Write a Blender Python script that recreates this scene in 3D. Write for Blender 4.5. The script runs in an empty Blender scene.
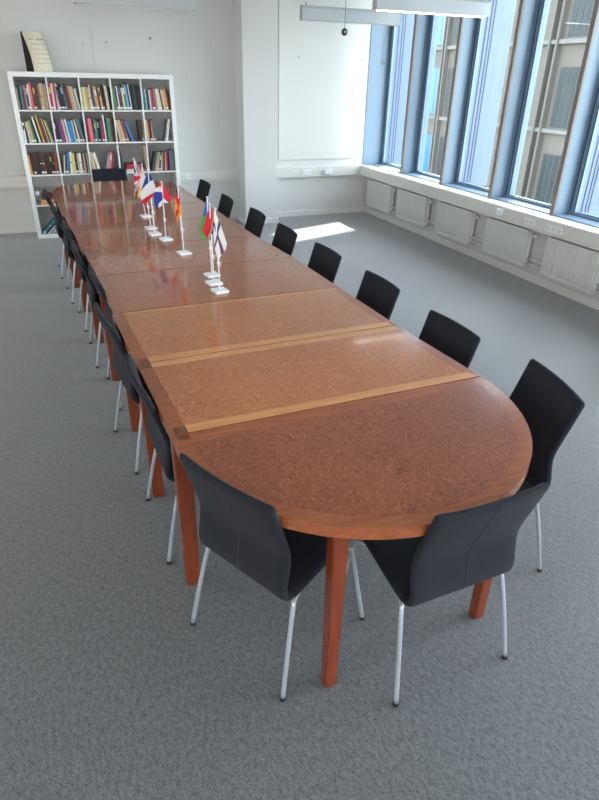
import bpy, bmesh, math, random
from mathutils import Vector, Matrix
R = math.radians
sc = bpy.context.scene
COL = sc.collection

# ---------------------------------------------------------------- camera
cam_data = bpy.data.cameras.new('camera'); cam = bpy.data.objects.new('camera', cam_data); COL.objects.link(cam)
cam.location = (0.2549, -8.199, 1.8629)
cam.rotation_euler = (R(61.354), R(-1.158), R(-21.620))
cam_data.sensor_fit = 'HORIZONTAL'; cam_data.sensor_width = 36.0; cam_data.lens = 35.58
cam_data.clip_start = 0.05; cam_data.clip_end = 300
sc.camera = cam

# ---------------------------------------------------------------- world, sun, daylight, added fill, exposure
SUN_DIR = Vector((0.943, 0.333, 1.18)).normalized()      # towards the sun
w = bpy.data.worlds.new('sky'); sc.world = w; w.use_nodes = True
nt = w.node_tree; bg = nt.nodes['Background']
sky = nt.nodes.new('ShaderNodeTexSky'); sky.sky_type = 'NISHITA'; sky.sun_disc = False
sky.sun_elevation = R(48); sky.sun_rotation = math.atan2(SUN_DIR.x, SUN_DIR.y)
hs = nt.nodes.new('ShaderNodeHueSaturation'); hs.inputs['Saturation'].default_value = 0.36
nt.links.new(sky.outputs[0], hs.inputs['Color']); nt.links.new(hs.outputs[0], bg.inputs[0]); bg.inputs[1].default_value = 2.0

sl = bpy.data.lights.new('sun', 'SUN'); sl.energy = 24.0; sl.angle = R(0.6); sl.color = (1.0, 0.93, 0.82)
so = bpy.data.objects.new('sun', sl); COL.objects.link(so)
so.rotation_euler = SUN_DIR.to_track_quat('Z', 'Y').to_euler(); so.location = (20, 8, 25)

pl = bpy.data.lights.new('window_wall_portal', 'AREA'); pl.shape = 'RECTANGLE'; pl.size = 2.3; pl.size_y = 11.2
pl.cycles.is_portal = True
po = bpy.data.objects.new('window_wall_portal', pl); COL.objects.link(po)
po.location = (5.45, -5.1, 1.85); po.rotation_euler = (0, R(90), 0)

# added fill lamp behind the photographer, lifts the whole interior
dl = bpy.data.lights.new('rear_fill_light', 'AREA'); dl.shape = 'RECTANGLE'; dl.size = 6.5; dl.size_y = 2.2
dl.energy = 130; dl.color = (1.0, 0.99, 0.97)
do = bpy.data.objects.new('rear_fill_light', dl); COL.objects.link(do)
do.location = (0.4, -12.3, 1.9); do.rotation_euler = (R(90), 0, 0)

# second added fill lamp, set against the solid left wall
gl = bpy.data.lights.new('left_fill_light', 'AREA'); gl.shape = 'RECTANGLE'; gl.size = 2.2; gl.size_y = 9.0
gl.energy = 80; gl.color = (1.0, 0.99, 0.97)
go = bpy.data.objects.new('left_fill_light', gl); COL.objects.link(go)
go.location = (-3.5, -5.5, 1.75); go.rotation_euler = (0, R(-90), 0)

sc.view_settings.view_transform = 'Standard'; sc.view_settings.look = 'None'
sc.view_settings.exposure = 0.46; sc.view_settings.gamma = 1.0
sc.view_settings.use_curve_mapping = False

# ---------------------------------------------------------------- materials
def srgb(r, g, b):
    f = lambda c: (c/255/12.92) if c/255 <= 0.04045 else ((c/255+0.055)/1.055)**2.4
    return (f(r), f(g), f(b), 1)
MATS = {}
def mat(name, col, rough=0.6, metal=0.0, spec=0.5, coat=0.0, noise=0.0, nscale=40.0, bump=0.0, emit=0.0):
    if name in MATS: return MATS[name]
    m = bpy.data.materials.new(name); m.use_nodes = True; n = m.node_tree.nodes; l = m.node_tree.links
    b = n['Principled BSDF']; b.inputs['Base Color'].default_value = col
    b.inputs['Roughness'].default_value = rough; b.inputs['Metallic'].default_value = metal
    b.inputs['Specular IOR Level'].default_value = spec
    b.inputs['Coat Weight'].default_value = coat; b.inputs['Coat Roughness'].default_value = 0.06
    if emit:
        b.inputs['Emission Color'].default_value = (1, 0.97, 0.92, 1); b.inputs['Emission Strength'].default_value = emit
    tc = n.new('ShaderNodeTexCoord'); tx = n.new('ShaderNodeTexNoise'); tx.inputs['Scale'].default_value = nscale
    tx.inputs['Detail'].default_value = 4
    l.new(tc.outputs['Object'], tx.inputs['Vector'])
    if noise:
        mr = n.new('ShaderNodeMapRange'); mr.inputs['To Min'].default_value = 1-noise; mr.inputs['To Max'].default_value = 1+noise
        l.new(tx.outputs['Fac'], mr.inputs['Value'])
        mx = n.new('ShaderNodeVectorMath'); mx.operation = 'SCALE'; mx.inputs[0].default_value = col[:3]
        l.new(mr.outputs[0], mx.inputs['Scale']); l.new(mx.outputs[0], b.inputs['Base Color'])
    if bump:
        bp = n.new('ShaderNodeBump'); bp.inputs['Strength'].default_value = bump; bp.inputs['Distance'].default_value = 0.002
        l.new(tx.outputs['Fac'], bp.inputs['Height']); l.new(bp.outputs[0], b.inputs['Normal'])
    MATS[name] = m; return m

def carpet_mat():
    m = bpy.data.materials.new('carpet'); m.use_nodes = True; n = m.node_tree.nodes; l = m.node_tree.links
    b = n['Principled BSDF']; b.inputs['Roughness'].default_value = 0.62; b.inputs['Specular IOR Level'].default_value = 0.45; b.inputs['Sheen Weight'].default_value = 0.55; b.inputs['Sheen Roughness'].default_value = 0.5
    tc = n.new('ShaderNodeTexCoord')
    a = n.new('ShaderNodeTexNoise'); a.inputs['Scale'].default_value = 260; a.inputs['Detail'].default_value = 3; a.inputs['Roughness'].default_value = 0.7
    mp = n.new('ShaderNodeMapping'); mp.inputs['Scale'].default_value = (1, 0.55, 1); mp.inputs['Rotation'].default_value = (0, 0, 0.6)
    c = n.new('ShaderNodeTexNoise'); c.inputs['Scale'].default_value = 3.0; c.inputs['Detail'].default_value = 5
    l.new(tc.outputs['Object'], mp.inputs[0]); l.new(mp.outputs[0], a.inputs['Vector']); l.new(tc.outputs['Object'], c.inputs['Vector'])
    r = n.new('ShaderNodeValToRGB'); e = r.color_ramp.elements
    e[0].position = 0.34; e[0].color = srgb(22, 24, 27); e[1].position = 0.64; e[1].color = srgb(114, 118, 121)
    a2 = n.new('ShaderNodeTexNoise'); a2.inputs['Scale'].default_value = 75; a2.inputs['Detail'].default_value = 2; l.new(mp.outputs[0], a2.inputs['Vector'])
    mm = n.new('ShaderNodeMix'); mm.inputs['Factor'].default_value = 0.3; l.new(a.outputs['Fac'], mm.inputs['A']); l.new(a2.outputs['Fac'], mm.inputs['B'])
    l.new(mm.outputs['Result'], r.inputs[0])
    mr = n.new('ShaderNodeMapRange'); mr.inputs['To Min'].default_value = 0.93; mr.inputs['To Max'].default_value = 1.07
    l.new(c.outputs['Fac'], mr.inputs['Value'])
    mx = n.new('ShaderNodeVectorMath'); mx.operation = 'SCALE'; l.new(r.outputs[0], mx.inputs[0]); l.new(mr.outputs[0], mx.inputs['Scale'])
    l.new(mx.outputs[0], b.inputs['Base Color'])
    bp = n.new('ShaderNodeBump'); bp.inputs['Strength'].default_value = 0.5; bp.inputs['Distance'].default_value = 0.004
    l.new(a.outputs['Fac'], bp.inputs['Height']); l.new(bp.outputs[0], b.inputs['Normal'])
    return m

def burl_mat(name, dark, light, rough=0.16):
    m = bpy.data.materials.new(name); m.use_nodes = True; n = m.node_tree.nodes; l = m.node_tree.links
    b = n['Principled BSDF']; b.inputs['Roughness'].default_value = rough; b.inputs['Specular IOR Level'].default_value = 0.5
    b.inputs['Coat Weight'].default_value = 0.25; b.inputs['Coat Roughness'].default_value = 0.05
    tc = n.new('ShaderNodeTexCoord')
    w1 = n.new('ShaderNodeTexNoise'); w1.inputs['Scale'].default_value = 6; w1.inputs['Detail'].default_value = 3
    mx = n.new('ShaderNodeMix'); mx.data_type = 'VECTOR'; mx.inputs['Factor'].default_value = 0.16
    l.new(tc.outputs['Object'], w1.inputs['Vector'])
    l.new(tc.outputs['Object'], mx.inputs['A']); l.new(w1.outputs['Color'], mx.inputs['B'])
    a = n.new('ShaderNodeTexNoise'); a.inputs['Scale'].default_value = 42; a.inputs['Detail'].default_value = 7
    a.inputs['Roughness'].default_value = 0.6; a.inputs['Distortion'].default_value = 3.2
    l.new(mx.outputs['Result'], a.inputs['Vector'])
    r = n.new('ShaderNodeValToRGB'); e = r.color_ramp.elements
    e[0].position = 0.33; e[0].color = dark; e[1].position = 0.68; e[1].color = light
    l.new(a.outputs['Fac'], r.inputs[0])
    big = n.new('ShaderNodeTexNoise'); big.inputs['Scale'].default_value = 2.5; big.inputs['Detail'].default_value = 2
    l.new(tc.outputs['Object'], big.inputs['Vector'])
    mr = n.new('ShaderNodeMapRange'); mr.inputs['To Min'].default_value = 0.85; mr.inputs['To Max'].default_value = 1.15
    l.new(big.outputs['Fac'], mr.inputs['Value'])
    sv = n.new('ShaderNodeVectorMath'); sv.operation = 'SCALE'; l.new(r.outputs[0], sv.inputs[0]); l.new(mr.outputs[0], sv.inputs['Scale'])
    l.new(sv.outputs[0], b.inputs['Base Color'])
    return m

def grain_mat(name, dark, light, rough=0.25, stretch=(1, 12, 12), coat=0.2):
    m = bpy.data.materials.new(name); m.use_nodes = True; n = m.node_tree.nodes; l = m.node_tree.links
    b = n['Principled BSDF']; b.inputs['Roughness'].default_value = rough
    b.inputs['Coat Weight'].default_value = coat; b.inputs['Coat Roughness'].default_value = 0.06
    tc = n.new('ShaderNodeTexCoord'); mp = n.new('ShaderNodeMapping'); mp.inputs['Scale'].default_value = stretch
    a = n.new('ShaderNodeTexNoise'); a.inputs['Scale'].default_value = 5; a.inputs['Detail'].default_value = 5; a.inputs['Distortion'].default_value = 0.6
    l.new(tc.outputs['Object'], mp.inputs[0]); l.new(mp.outputs[0], a.inputs['Vector'])
    r = n.new('ShaderNodeValToRGB'); e = r.color_ramp.elements
    e[0].position = 0.3; e[0].color = dark; e[1].position = 0.7; e[1].color = light
    l.new(a.outputs['Fac'], r.inputs[0]); l.new(r.outputs[0], b.inputs['Base Color'])
    return m

def glass_mat():
    m = bpy.data.materials.new('window_glass'); m.use_nodes = True; n = m.node_tree.nodes; l = m.node_tree.links
    n.remove(n['Principled BSDF']); out = n['Material Output']
    t = n.new('ShaderNodeBsdfTransparent'); t.inputs[0].default_value = (0.90, 0.94, 0.95, 1)
    g = n.new('ShaderNodeBsdfGlossy'); g.inputs['Roughness'].default_value = 0.02
    lw = n.new('ShaderNodeLayerWeight'); lw.inputs[0].default_value = 0.5
    pw = n.new('ShaderNodeMath'); pw.operation = 'POWER'; pw.inputs[1].default_value = 4.0; l.new(lw.outputs['Facing'], pw.inputs[0])
    f = n.new('ShaderNodeMath'); f.operation = 'MULTIPLY_ADD'; f.inputs[1].default_value = 0.5; f.inputs[2].default_value = 0.03; l.new(pw.outputs[0], f.inputs[0])
    mx = n.new('ShaderNodeMixShader'); l.new(f.outputs[0], mx.inputs[0]); l.new(t.outputs[0], mx.inputs[1]); l.new(g.outputs[0], mx.inputs[2])
    l.new(mx.outputs[0], out.inputs[0]); return m

M_wall = mat('wall_paint', srgb(214, 215, 212), 0.85, noise=0.02, nscale=3, bump=0.05)
M_wallL = mat('wall_paint_warm', srgb(206, 204, 199), 0.85, noise=0.02, nscale=3)
M_panel = mat('wall_panel_paint', srgb(220, 220, 214), 0.8, noise=0.01, nscale=3)
M_ceil = mat('ceiling_paint', srgb(232, 232, 230), 0.9, noise=0.02)
M_trim = mat('trim_paint', srgb(224, 223, 219), 0.45, noise=0.01, nscale=6)
M_trunk = mat('trunking_plastic', srgb(218, 217, 211), 0.4, noise=0.01, nscale=6)
M_reveal = mat('window_reveal_paint', srgb(116, 140, 158), 0.4, noise=0.02, nscale=5)
M_frame = mat('window_frame_paint', srgb(96, 114, 136), 0.4, noise=0.02, nscale=5)
M_fin = mat('mullion_edge', srgb(136, 124, 114), 0.5, noise=0.04, nscale=20)
M_gasket = mat('gasket_rubber', srgb(38, 52, 84), 0.5)
M_rad = mat('radiator_enamel', srgb(226, 227, 223), 0.35, noise=0.01)
M_pipe = mat('pipe_paint', srgb(220, 219, 213), 0.4)
M_chrome = mat('chrome', (0.6, 0.6, 0.6, 1), 0.2, 1.0)
M_carpet = carpet_mat()
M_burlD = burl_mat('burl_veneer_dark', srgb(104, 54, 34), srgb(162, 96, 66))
M_burl = burl_mat('burl_veneer', srgb(140, 80, 46), srgb(198, 130, 84))
M_burl2 = burl_mat('burl_veneer_far', srgb(132, 72, 44), srgb(172, 104, 68), 0.12)
M_mahog = grain_mat('mahogany', srgb(134, 74, 45), srgb(158, 92, 58), 0.2)
M_mahogleg = grain_mat('mahogany_leg', srgb(108, 46, 24), srgb(130, 60, 32), 0.3, (10, 10, 1.2))
M_maple = grain_mat('pale_inlay', srgb(186, 126, 78), srgb(210, 152, 102), 0.2, (1, 14, 14))
M_dark = mat('dark_inlay', srgb(60, 26, 16), 0.3)
M_fabric = mat('charcoal_fabric', srgb(33, 36, 43), 0.9, spec=0.2, noise=0.4, nscale=300, bump=0.5)
M_fabric.node_tree.nodes['Principled BSDF'].inputs['Sheen Weight'].default_value = 0.04
M_seam = mat('seam_thread', srgb(56, 59, 66), 0.9)
M_alu = mat('silver_lacquer', srgb(186, 194, 202), 0.35, 0.55)
M_foot = mat('black_plastic', srgb(24, 24, 26), 0.5)
M_shelf = mat('white_laminate', srgb(238, 240, 240), 0.35, noise=0.01, nscale=4)
M_white = mat('white_plastic', srgb(236, 238, 240), 0.3)
M_pages = mat('paper', srgb(222, 212, 190), 0.9, noise=0.06, nscale=200)
M_lamp = mat('lamp_housing', srgb(186, 192, 194), 0.4, 0.2)
M_lampoff = mat('lamp_diffuser', srgb(225, 228, 228), 0.4)
M_lampon = mat('lamp_diffuser_lit', srgb(240, 240, 236), 0.4, emit=7.0)
M_wire = mat('steel_wire', srgb(120, 122, 124), 0.4, 0.6)
M_black = mat('matte_black', srgb(14, 15, 17), 0.7)
M_cream = mat('calendar_paper', srgb(226, 219, 196), 0.7, noise=0.02)
M_ink = mat('printed_ink', srgb(124, 118, 106), 0.8)
M_glass = glass_mat()
M_facade = mat('facade_panel', srgb(88, 82, 72), 0.8, noise=0.05, nscale=0.8)
M_facade2 = mat('facade_ledge', srgb(96, 96, 90), 0.7)
M_ext = mat('facade_rail', srgb(82, 77, 70), 0.7)
M_darkglass = mat('facade_glass', srgb(26, 38, 40), 0.35, spec=0.25)
M_blueglass = mat('facade_blue_pane', srgb(16, 96, 170), 0.3)  # flat blue colour for one column of facade panes
M_tower = mat('tower_render', srgb(200, 196, 186), 0.85, noise=0.04, nscale=0.6)
M_ground = mat('asphalt', srgb(120, 122, 122), 0.9, noise=0.1, nscale=2)

# ---------------------------------------------------------------- mesh helpers
def link(name, bm, mats, parent=None, loc=None, smooth=False):
    me = bpy.data.meshes.new(name); bm.normal_update(); bm.to_mesh(me); bm.free()
    if not isinstance(mats, (list, tuple)): mats = [mats]
    for m in mats: me.materials.append(m)
    if smooth:
        for p in me.polygons: p.use_smooth = True
    o = bpy.data.objects.new(name, me); COL.objects.link(o)
    if parent: o.parent = parent
    if loc: o.location = loc
    return o
def thing(name, label, cat, loc=(0, 0, 0), rotz=0, group=None):
    o = bpy.data.objects.new(name, None); COL.objects.link(o); o.empty_display_size = 0.05
    o.location = loc; o.rotation_euler = (0, 0, rotz); tag(o, label, cat, group); return o
def tag(o, label, cat, group=None):
    o['label'] = label; o['category'] = cat
    if group: o['group'] = group
    return o
def struct(name, bm=None, mats=None, parent=None, **k):
    if bm is None:
        o = bpy.data.objects.new(name, None); COL.objects.link(o)
    else: o = link(name, bm, mats, parent, **k)
    if parent is None: o['kind'] = 'structure'
    return o
def box(bm, x0, x1, y0, y1, z0, z1, mi=0, bev=0.0):
    r = bmesh.ops.create_cube(bm, size=1.0); vs = r['verts']
    for v in vs:
        v.co = Vector(((x0+x1)/2+v.co.x*(x1-x0), (y0+y1)/2+v.co.y*(y1-y0), (z0+z1)/2+v.co.z*(z1-z0)))
    fs = set(f for v in vs for f in v.link_faces)
    for f in fs: f.material_index = mi
    if bev:
        es = list(set(e for v in vs for e in v.link_edges))
        bmesh.ops.bevel(bm, geom=es, offset=bev, segments=2, affect='EDGES')
    return vs
def B(*a, bev=0.0):
    bm = bmesh.new(); box(bm, *a, bev=bev); return bm
def tube(bm, pts, r, seg=10, mi=0, cap=True):
    pts = [Vector(p) for p in pts]; rings = []
    up = None
    for i, p in enumerate(pts):
        d = (pts[min(i+1, len(pts)-1)]-pts[max(i-1, 0)]).normalized()
        if up is None: up = d.orthogonal().normalized()
        else: up = (up-d*up.dot(d)).normalized()
        s = d.cross(up); rr = r[i] if isinstance(r, (list, tuple)) else r
        rings.append([bm.verts.new(p+(up*math.cos(t)+s*math.sin(t))*rr) for t in [2*math.pi*k/seg for k in range(seg)]])
    for a, b in zip(rings, rings[1:]):
        for k in range(seg):
            f = bm.faces.new((a[k], a[(k+1) % seg], b[(k+1) % seg], b[k])); f.material_index = mi; f.smooth = True
    if cap:
        bm.faces.new(list(reversed(rings[0]))).material_index = mi; bm.faces.new(rings[-1]).material_index = mi
def smooth_path(pts, n=6):
    pts = [Vector(p) for p in pts]; out = []
    P = [pts[0]]+pts+[pts[-1]]
    for i in range(1, len(P)-2):
        for k in range(n):
            t = k/n; a, b, c, d = P[i-1], P[i], P[i+1], P[i+2]
            out.append(0.5*((2*b)+(c-a)*t+(2*a-5*b+4*c-d)*t*t+(3*b-3*c+d-a)*t**3))
    out.append(pts[-1]); return out
def prism(bm, poly, z0, z1, mi=0, bev=0.0):
    lo = [bm.verts.new((x, y, z0)) for x, y in poly]; hi = [bm.verts.new((x, y, z1)) for x, y in poly]
    n = len(poly); fs = [bm.faces.new(list(reversed(lo))), bm.faces.new(hi)]
    top = fs[1]
    for i in range(n): fs.append(bm.faces.new((lo[i], lo[(i+1) % n], hi[(i+1) % n], hi[i])))
    for f in fs: f.material_index = mi
    if bev:
        es = list(top.edges)+list(fs[0].edges)
        bmesh.ops.bevel(bm, geom=es, offset=bev, segments=2, affect='EDGES')
def hexa(bm, lo, hi, mi=0):
    """eight corners: four below, four above"""
    a = [bm.verts.new(p) for p in lo]; b = [bm.verts.new(p) for p in hi]
    for f in ([a[3], a[2], a[1], a[0]], b, [a[0], a[1], b[1], b[0]], [a[1], a[2], b[2], b[1]], [a[2], a[3], b[3], b[2]], [a[3], a[0], b[0], b[3]]):
        bm.faces.new(f).material_index = mi

# ---------------------------------------------------------------- the room
XW, YW, ZC = 4.84, 0.41, 3.0          # window wall plane, back wall plane, ceiling
XL, YR = -3.6, -12.5
ST, SB, SF = 0.70, 0.564, 4.656       # sill top, trunking underside, trunking front
XG = 5.05                             # glass plane
struct('floor', B(XL, 5.2, YR, YW+0.1, -0.1, 0), M_carpet)
struct('ceiling', B(XL-0.2, 5.3, YR-0.2, YW+0.2, ZC, ZC+0.15), M_ceil)
struct('wall_back', B(XL-0.2, 5.2, YW, YW+0.2, 0, ZC), M_wall)
struct('wall_left', B(XL-0.2, XL, YR, YW, 0, ZC), M_wallL)
struct('wall_rear', B(XL-0.2, 5.2, YR-0.2, YR, 0, ZC), M_wall)
struct('wall_right', B(XW, 5.15, YR, YW, 0, ST-0.03), M_wall)
bm = bmesh.new(); box(bm, 2.745, 3.215, 0.045, YW, 0, ZC, bev=0.004); struct('wall_pillar', bm, M_wall)
# panel, its frame and joints on the back wall
bm = bmesh.new(); box(bm, 3.36, 4.70, YW-0.018, YW, 0.80, ZC, bev=0.004); struct('trim_1', bm, M_panel)
bm = bmesh.new(); box(bm, 3.225, 3.32, YW-0.025, YW, 0.703, ZC, bev=0.004); struct('trim_2', bm, M_trim)
bm = bmesh.new(); box(bm, 0.985, 0.990, YW-0.004, YW, 0.703, ZC); struct('trim_3', bm, M_wallL)
# baseboards
struct('baseboard_back', B(XL, 2.745, YW-0.018, YW, 0, 0.075, bev=0.003), M_trim)
struct('baseboard_corner', B(3.215, XW, YW-0.018, YW, 0, 0.075, bev=0.003), M_trim)
bm = bmesh.new(); box(bm, 2.727, 3.233, 0.027, YW, 0, 0.075, bev=0.003); struct('baseboard_pillar', bm, M_trim)
struct('baseboard_right', B(XW-0.018, XW, YR, YW, 0, 0.085, bev=0.003), M_trim)
struct('baseboard_left', B(XL, XL+0.018, YR, YW, 0, 0.075, bev=0.003), M_trim)
# cable trunking
struct('trim_4', B(XL, 2.745, YW-0.056, YW, SB, ST, bev=0.004), M_trunk)
struct('trim_5', B(3.215, XW, YW-0.056, YW, SB, ST, bev=0.004), M_trunk)
bm = bmesh.new(); box(bm, SF, XW+0.01, YR, YW, SB, ST, bev=0.006); box(bm, SF+0.003, XG+0.1, YR, YW, ST-0.02, ST+0.002); struct('trim_6', bm, M_trunk)
# return of the back wall into the first window, fins and windows
bm = bmesh.new(); box(bm, 4.72, 5.2, YW-0.012, YW, ST, ZC); struct('trim_7', bm, M_reveal)
fins = [-0.53-0.982*k for k in range(12)]
for k, y in enumerate(fins):
    bm = bmesh.new()
    box(bm, XW+0.02, XG+0.12, y-0.05, y, ST, ZC, 0)
    box(bm, XW-0.008, XW+0.02, y-0.051, y+0.001, ST, ZC, 1, bev=0.003)
    struct('trim_%d' % (8+k), bm, [M_reveal, M_fin])
edges = [YW-0.012]+[y-0.05 for y in fins]
lows = fins+[YR]
for k, (y1, y0) in enumerate(zip(edges, lows)):
    wn = struct('window_%d' % (k+1))
    wn.location = (XG, (y0+y1)/2, ST)
    h = ZC-ST; c = (y0+y1)/2; a1 = y1-c; a0 = y0-c
    left = 0.075; right = 0.13
    bm = bmesh.new()
    box(bm, -0.02, 0.022, a1-left, a1, 0, h); box(bm, -0.02, 0.022, a0, a0+right, 0, h)
    box(bm, -0.03, 0.08, a0, a1, 0, 0.035); box(bm, -0.02, 0.08, a0, a1, h-0.06, h)
    box(bm, -0.205, -0.02, a0, a1, -0.01, 0.012)
    link('window_frame', bm, M_reveal, wn)
    bm = bmesh.new(); box(bm, 0.004, 0.010, a0+right, a1-left, 0.035, h-0.06); link('glass_pane', bm, M_glass, wn)
    bm = bmesh.new()
    n = 2
    for q in range(n):
        yy = a1-0.010-0.055*q
        box(bm, -0.0225, -0.019, yy-0.011, yy, 0.035, h-0.06)
    box(bm, -0.012, 0.003, a0+right, a1-left, 0.034, 0.042)
    box(bm, -0.0225, -0.019, a0+right-0.012, a0+right-0.002, 0.034, h-0.06)
    link('gasket', bm, M_gasket, wn)
    if k % 2 == 0:                    # outer fin of every second window
        bm = bmesh.new(); box(bm, 0.022, 0.43, a1-0.074, a1+0.02, -0.02, h+0.2); link('outer_fin', bm, M_frame, wn)
        bm = bmesh.new()
        for q, xx in enumerate((0.06, 0.11, 0.15)): box(bm, xx, xx+0.010, a1-0.078, a1-0.073, 0.035, h)
        link('gasket', bm, M_gasket, wn)
struct('trim_20', B(5.0, 5.2, YR, YW, ZC-0.05, ZC+0.1), M_reveal)
struct('wall_outer', B(5.15, 5.25, YR, YW+0.2, -3.0, ST-0.03), M_facade)
struct('ground', B(5.0, 60, -40, 60, -3.2, -3.0), M_ground)

# ---------------------------------------------------------------- office building across the street, added sun-blocking tower
def facade():
    X = 18.3
    t = thing('office_building', 'beige panelled office building seen across the street through the windows', 'building', (X, 20, -3))
    link('wall', B(0, 6, -14.2, 22, 0, 11.5), M_facade, t)
    for k, z in enumerate((3.17, 6.09, 9.01)):
        link('ledge', B(-0.16, 0.02, -14.2, 22, z, z+0.14), M_facade2, t)
    def pane(y0, y1, z0, z1, m, n):
        f = link('window', B(-0.05, 0.03, y0, y1, z0, z1), M_ext, t)
        bm = bmesh.new(); wd = (y1-y0-0.06)/n
        for q in range(n): box(bm, -0.065, -0.045, y0+0.04+q*wd, y0+wd*(q+1)-0.01, z0+0.06, z1-0.06)
        link('pane', bm, m, f)
    for z in (0.4, 3.32, 6.24, 9.16):
        for yc, m, n in ((10.75, M_darkglass, 4), (18.15, M_darkglass, 2), (19.42, M_blueglass, 2), (23.2, M_darkglass, 4), (28, M_darkglass, 4)):
            wdt = 0.62 if n == 4 else 0.36
            pane(yc-20-wdt, yc-20+wdt, z+0.0, z+2.1, m, n)
    for yc in (11.62, 12.0, 14.9, 18.7, 18.92, 22.1, 26.5, 31):
        link('rail', B(-0.22, 0.0, yc-20-0.05, yc-20+0.05, 0, 11.5), M_ext, t)
facade()
t = thing('sun_blocking_tower', 'tall pale tower block out of view, added to keep sun off most windows', 'building', (18.3, 0, -3))
link('wall', B(0, 10, -2.6, 4.3, 0, 22.5), M_tower, t)  # unseen tower, placed and sized to block sun from all but the corner window
bm = bmesh.new()
for z in range(1, 22, 3):
    for y in range(-2, 3, 2): box(bm, -0.03, 0.02, y, y+1.2, z, z+1.6)
link('window_row', bm, M_darkglass, t)

# ---------------------------------------------------------------- radiators
def radiator(y0, y1, label):
    L = y1-y0; H = 0.375; zb = 0.15
    t = thing('radiator', label, 'radiator', (4.80, (y0+y1)/2, zb), 0, 'panel radiators under the window sill')
    bm = bmesh.new(); n = max(8, int(L/0.034)); pr = []
    for i in range(n):
        a = -L/2+0.012+(L-0.024)*i/n; s = (L-0.024)/n
        pr += [(a, 0), (a+s*0.35, 0), (a+s*0.5, 0.014), (a+s*0.85, 0.014)]
    pr.append((L/2-0.012, 0))
    for (a, b) in zip(pr, pr[1:]):
        v = [bm.verts.new(q) for q in ((-0.06+a[1], a[0], 0.03), (-0.058+b[1], b[0], 0.03), (-0.058+b[1], b[0], H-0.025), (-0.058+a[1], a[0], H-0.025))]
        bm.faces.new(list(reversed(v)))
    box(bm, -0.06, -0.045, -L/2, L/2, H-0.026, H, bev=0.003); box(bm, -0.06, -0.045, -L/2, L/2, 0, 0.031, bev=0.003)
    box(bm, -0.058, -0.045, -L/2, -L/2+0.014, 0.02, H-0.01); box(bm, -0.058, -0.045, L/2-0.014, L/2, 0.02, H-0.01)
    box(bm, -0.046, -0.040, -L/2+0.01, L/2-0.01, 0.02, H-0.01)
    link('front_panel', bm, M_rad, t)
    link('rear_panel', B(-0.004, 0.012, -L/2+0.006, L/2-0.006, 0.01, H-0.005, bev=0.003), M_rad, t)
    for s in (-1, 1): link('side_cover', B(-0.05, 0.006, s*(L/2-0.004)-0.004, s*(L/2-0.004)+0.004, 0.01, H-0.004), M_rad, t)
    bm = bmesh.new()
    for q in range(int(L/0.02)): box(bm, -0.045, 0.0, -L/2+0.01+q*0.02, -L/2+0.013+q*0.02, H-0.006, H-0.002)
    link('top_grille', bm, M_rad, t)
    bm = bmesh.new(); tube(bm, [(-0.02, -L/2-0.005, H-0.05), (-0.02, -L/2-0.04, H-0.05)], 0.008); tube(bm, [(-0.02, -L/2-0.036, H-0.05), (-0.02, -L/2-0.045, H-0.05), (-0.02, -L/2-0.075, H-0.05)], [0.012, 0.018, 0.016])
    link('valve', bm, M_white, t)
    return t
RAD = [(-0.47, 0.24, 'radiator nearest the corner, smallest in view, beside the back wall'),
       (-1.41, -0.68, 'second white radiator from the corner under the window sill'),
       (-2.375, -1.68, 'third white radiator from the corner, in the middle of the row'),
       (-3.345, -2.66, 'fourth white radiator from the corner, below the small white box on the sill'),
       (-4.29, -3.615, 'white ribbed radiator nearest the camera at the right edge of the photo')]
for y0, y1, lab in RAD: radiator(y0, y1, lab)
for z in (0.185, 0.235):
    bm = bmesh.new()
    for a, b in [(RAD[i][0], RAD[i+1][1]) for i in range(4)]+[(RAD[4][0], -12.0)]:
        tube(bm, [(4.785, a+0.005, z), (4.785, b-0.005, z)], 0.010)
    o = link('heating_pipe', bm, M_pipe)
    tag(o, ('lower' if z < 0.2 else 'upper')+' white heating pipe linking the radiators along the window wall', 'pipe', 'heating pipes')

# ---------------------------------------------------------------- sockets and wall fittings
def socket_box(x, y, z, face, n, label, w=0.075):
    t = thing('wall_socket', label, 'socket', (x, y, z), 0 if face == 'y' else R(-90), 'sockets on the cable trunking')
    link('cover_plate', B(-w*n/2, w*n/2, -0.012, 0.0, -0.034, 0.034, bev=0.003), M_white, t)
    for q in range(n):
        bm = bmesh.new(); cx = -w*n/2+w*(q+0.5)
        bmesh.ops.create_cone(bm, cap_ends=True, segments=20, radius1=0.021, radius2=0.021, depth=0.004, matrix=Matrix.Translation((cx, -0.0135, 0)) @ Matrix.Rotation(R(90), 4, 'X'))
        link('socket_face', bm, mat('socket_grey', srgb(222, 223, 220), 0.5), t)
    return t
socket_box(2.02, YW-0.056, 0.632, 'y', 1, 'single white socket on trunking between bookcase and pillar')
socket_box(3.78, YW-0.056, 0.632, 'y', 2, 'double white socket on back wall trunking right of the pillar')
o = link('junction_box', B(4.06, 4.19, YW-0.096, YW-0.056, 0.60, 0.665, bev=0.006), M_white); tag(o, 'white junction box on back wall trunking beside the double socket', 'junction box')
socket_box(SF, -3.43, 0.632, 'x', 2, 'double socket on window trunking, left of the triple one')
socket_box(SF, -3.77, 0.632, 'x', 3, 'triple socket on window trunking nearest the right edge')
o = link('junction_box', B(SF-0.04, SF, -3.02, -2.93, 0.615, 0.675, bev=0.006), M_white); tag(o, 'small white box on the front edge of the window trunking', 'junction box')
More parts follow.
